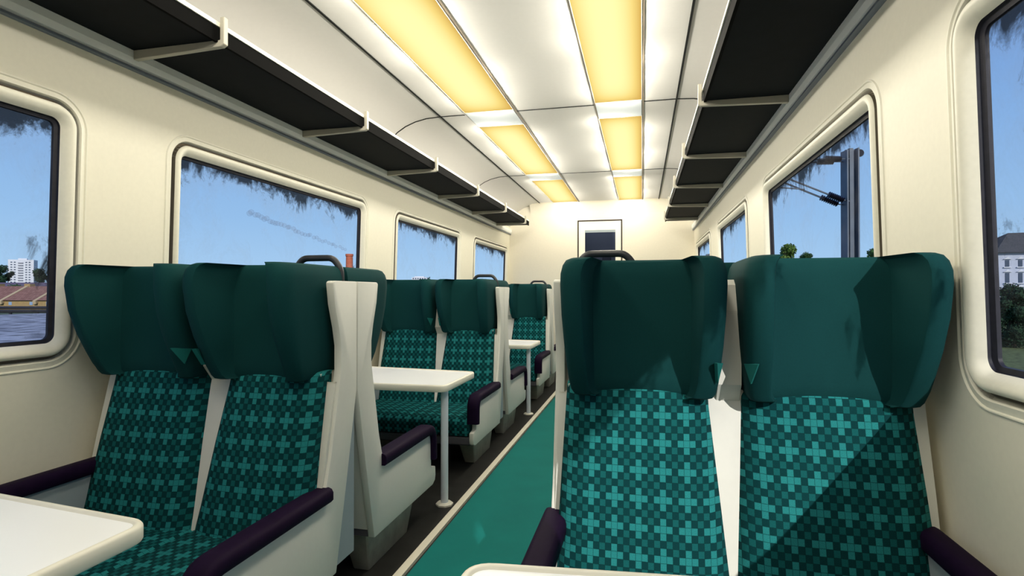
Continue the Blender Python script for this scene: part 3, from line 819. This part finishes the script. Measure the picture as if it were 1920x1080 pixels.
# overhead line mast
m_steel = mat('mast_steel', (.10, .12, .15, 1), .5, .4, .15, 3)
m_ins = mat('insulator_brown', (.015, .013, .02, 1), .3, .5)
def mast(px, d, py_top, label, detail=True, hw=.122):
    k = d/F; p = at(px, VY, d); r = empty('overhead_line_mast', (p.x, p.y, GZ), TH*1.0); zt = H-(py_top-VY)*k-GZ
    bm = bmesh.new(); box(bm, -hw*1.3, -hw*1.0, -.14, .14, 0, zt-.05); box(bm, hw*.95, hw*1.25, -.14, .14, 0, zt); box(bm, -hw*1.0, hw*.95, -.02, .02, 0, zt-.02)
    box(bm, -hw*.55, hw*.20, -.10, .0, 0, zt)
    finish(bm, 'post', m_steel, r)
    Z = lambda py: H-(py-VY)*k-GZ; Xp = lambda q: (q-px)*k
    def insul(a, b, n, rad, name='insulator'):
        a, b = Vector(a), Vector(b); t = (b-a); bm = bmesh.new(); pts = []; rs = []
        for i in range(n*2+1):
            pts.append(a+t*i/(n*2)); rs.append(rad if i % 2 else rad*.3)
        tube(bm, pts, rs, 10); finish(bm, name, m_ins, r, True, 30)
    if detail:
        # upper tie and lower cantilever tubes reach out over the track
        T = [((1545, 298), (1575, 299), 1.6, (1440, 310)), ((1535, 302.5), (1566, 302), 1.6, (1440, 313))]
        for a, b, _, c in T:
            yy = -.08 if a[1] < 300 else .05
            insul((Xp(a[0]), yy, Z(a[1])), (Xp(b[0]), yy, Z(b[1])), 9, .075)
            bm = bmesh.new(); tube(bm, [(Xp(c[0]), yy, Z(c[1])), (Xp(a[0]), yy, Z(a[1]))], .016, 8); tube(bm, [(Xp(b[0]), yy, Z(b[1])), (Xp(1590), yy, Z(b[1]))], .014, 8)
            finish(bm, 'tie_bar', m_steel, r, True, 40)
        for a, b, c, yy in (((1550, 365), (1579, 376), (1400, 306), -.08), ((1541, 369), (1574, 382), (1400, 312), .05)):
            insul((Xp(a[0]), yy, Z(a[1])), (Xp(b[0]), yy, Z(b[1])), 9, .08)
            bm = bmesh.new(); tube(bm, [(Xp(c[0]), yy, Z(c[1])), (Xp(a[0]), yy, Z(a[1]))], .024, 8); tube(bm, [(Xp(b[0]), yy, Z(b[1])), (Xp(1590), yy, Z(b[1]+2))], .016, 8)
            finish(bm, 'cantilever_tube', m_steel, r, True, 40)
        bm = bmesh.new(); tube(bm, [(Xp(1400), -.02, Z(347)), (Xp(1508), -.02, Z(355))], .018, 8); finish(bm, 'registration_arm', m_steel, r, True, 40)
        bm = bmesh.new(); tube(bm, [(Xp(1611), -.05, Z(287)), (Xp(1614), .0, Z(287))], .09, 14); finish(bm, 'pulley', m_ins, r, True, 40)
    else:
        bm = bmesh.new(); tube(bm, [(-3.5, 0, zt-.4), (0, 0, zt-.5)], .06, 6); tube(bm, [(-3.0, 0, zt-.5), (0, 0, zt-1.3)], .06, 6); finish(bm, 'cantilever_tube', m_steel, r)
    tag(r, label, 'mast')
mast(1595, 14, 279, 'grey steel overhead line mast with ribbed dark insulators in the second right window')
mast(1331, 70, 476, 'tiny distant overhead line mast in the farthest right window', False, .35)
# chimney with smoke
m_red = brick_mat('red_brick', (.42, .10, .05, 1), (.5, .14, .07, 1), (.3, .12, .08, 1), 1.5)
d = 90; k = d/F; p = at(655, VY, d)
bm = bmesh.new(); zt = H+(VY-474)*k
tube(bm, [(0, 0, 0), (0, 0, zt-GZ-.3), (0, 0, zt-GZ-.25), (0, 0, zt-GZ+.1)], [.66, .54, .62, .62], 14)
o = finish(bm, 'factory_chimney', m_red, None, True, 30); o.location = (p.x, p.y, GZ-.3)
tag(o, 'red brick chimney standing beyond the second left window', 'chimney')
m_sm = bpy.data.materials.new('smoke_haze'); m_sm.use_nodes = True; nt = m_sm.node_tree; nt.nodes.clear()
out = nt.nodes.new('ShaderNodeOutputMaterial'); mx = nt.nodes.new('ShaderNodeMixShader'); tr = nt.nodes.new('ShaderNodeBsdfTransparent'); df = nt.nodes.new('ShaderNodeBsdfDiffuse'); df.inputs[0].default_value = (.22, .24, .30, 1)
mx.inputs[0].default_value = .13; nt.links.new(tr.outputs[0], mx.inputs[1]); nt.links.new(df.outputs[0], mx.inputs[2]); nt.links.new(mx.outputs[0], out.inputs[0])
bm = bmesh.new(); rnd = random.Random(3)
for q in range(34):
    t = q/33; px = lerp(648, 466, t)+rnd.uniform(-2, 2); py = 468-(648-px)*.42+rnd.uniform(-2, 2)+ (t*6)
    P = at(px, py, 90+t*3)
    st = bmesh.ops.create_icosphere(bm, subdivisions=2, radius=lerp(.26, .5, t), matrix=Matrix.Translation(P))
me = bpy.data.meshes.new('smoke'); bm.to_mesh(me); bm.free(); o = new_obj('chimney_smoke', me, m_sm, None, True)
tag(o, 'faint trail of grey smoke puffs drifting from the brick chimney', 'smoke', kind='stuff')
# distant flats seen in the third left window
d = 300; k = d/F
r = yawed('distant_flats', 786, d)
bx_('block', -4, 4, 0, 6, 0, zz(520), m_wh, r); bx_('roof_plant', -2.8, 2.4, 1, 4, zz(520), zz(518), m_wh, r)
for q in range(6): bx_('window', -3.5+q*1.25, -2.8+q*1.25, -.06, .02, zz(523.5), zz(521.3), m_win, r)
tag(r, 'tiny pale block of flats on the horizon in the third left window', 'building')
tree(804, 519, 530, 7, 280, 0, 'tiny dark tree right of the distant pale flats', nleaf=200, group='trees on the horizon')

# ---------------------------------------------------------------- daylight
w = bpy.data.worlds.new('sky'); bpy.context.scene.world = w; w.use_nodes = True
nt = w.node_tree; bg = nt.nodes['Background']
tc = nt.nodes.new('ShaderNodeTexCoord'); sp = nt.nodes.new('ShaderNodeSeparateXYZ'); r = nt.nodes.new('ShaderNodeValToRGB')
nt.links.new(tc.outputs['Generated'], sp.inputs[0]); nt.links.new(sp.outputs['Z'], r.inputs[0]); nt.links.new(r.outputs[0], bg.inputs[0])
e = r.color_ramp.elements; e[0].position = 0; e[0].color = srgb(168, 203, 233); e[1].position = .8; e[1].color = srgb(70, 112, 190)
q = e.new(.12); q.color = srgb(146, 186, 226); q = e.new(.32); q.color = srgb(118, 160, 214)
bg.inputs[1].default_value = 1.0
sd = Vector((-1, 1.85, -1.10)).normalized()
sl = bpy.data.lights.new('sun', 'SUN'); sl.energy = 3.2; sl.angle = .006; sl.color = (1, .96, .88)
so = bpy.data.objects.new('sun', sl); C.objects.link(so); so.rotation_euler = sd.to_track_quat('-Z', 'Y').to_euler(); so['kind'] = 'structure'

# ---------------------------------------------------------------- camera
cd = bpy.data.cameras.new('camera'); cam = bpy.data.objects.new('camera', cd); C.objects.link(cam)
cd.sensor_width = 36; cd.lens = F/1920*36; cd.clip_start = .02; cd.clip_end = 2000
cam.location = (0, 0, H)
cam.rotation_euler = (PI/2+math.atan(8/F), 0, TH)
bpy.context.scene.camera = cam
cy = bpy.context.scene.cycles; cy.max_bounces = 14; cy.diffuse_bounces = 8; cy.transparent_max_bounces = 40
vs_ = bpy.context.scene.view_settings
vs_.view_transform = 'Standard'; vs_.look = 'None'; vs_.gamma = 1; vs_.exposure = 0.12; vs_.use_curve_mapping = False
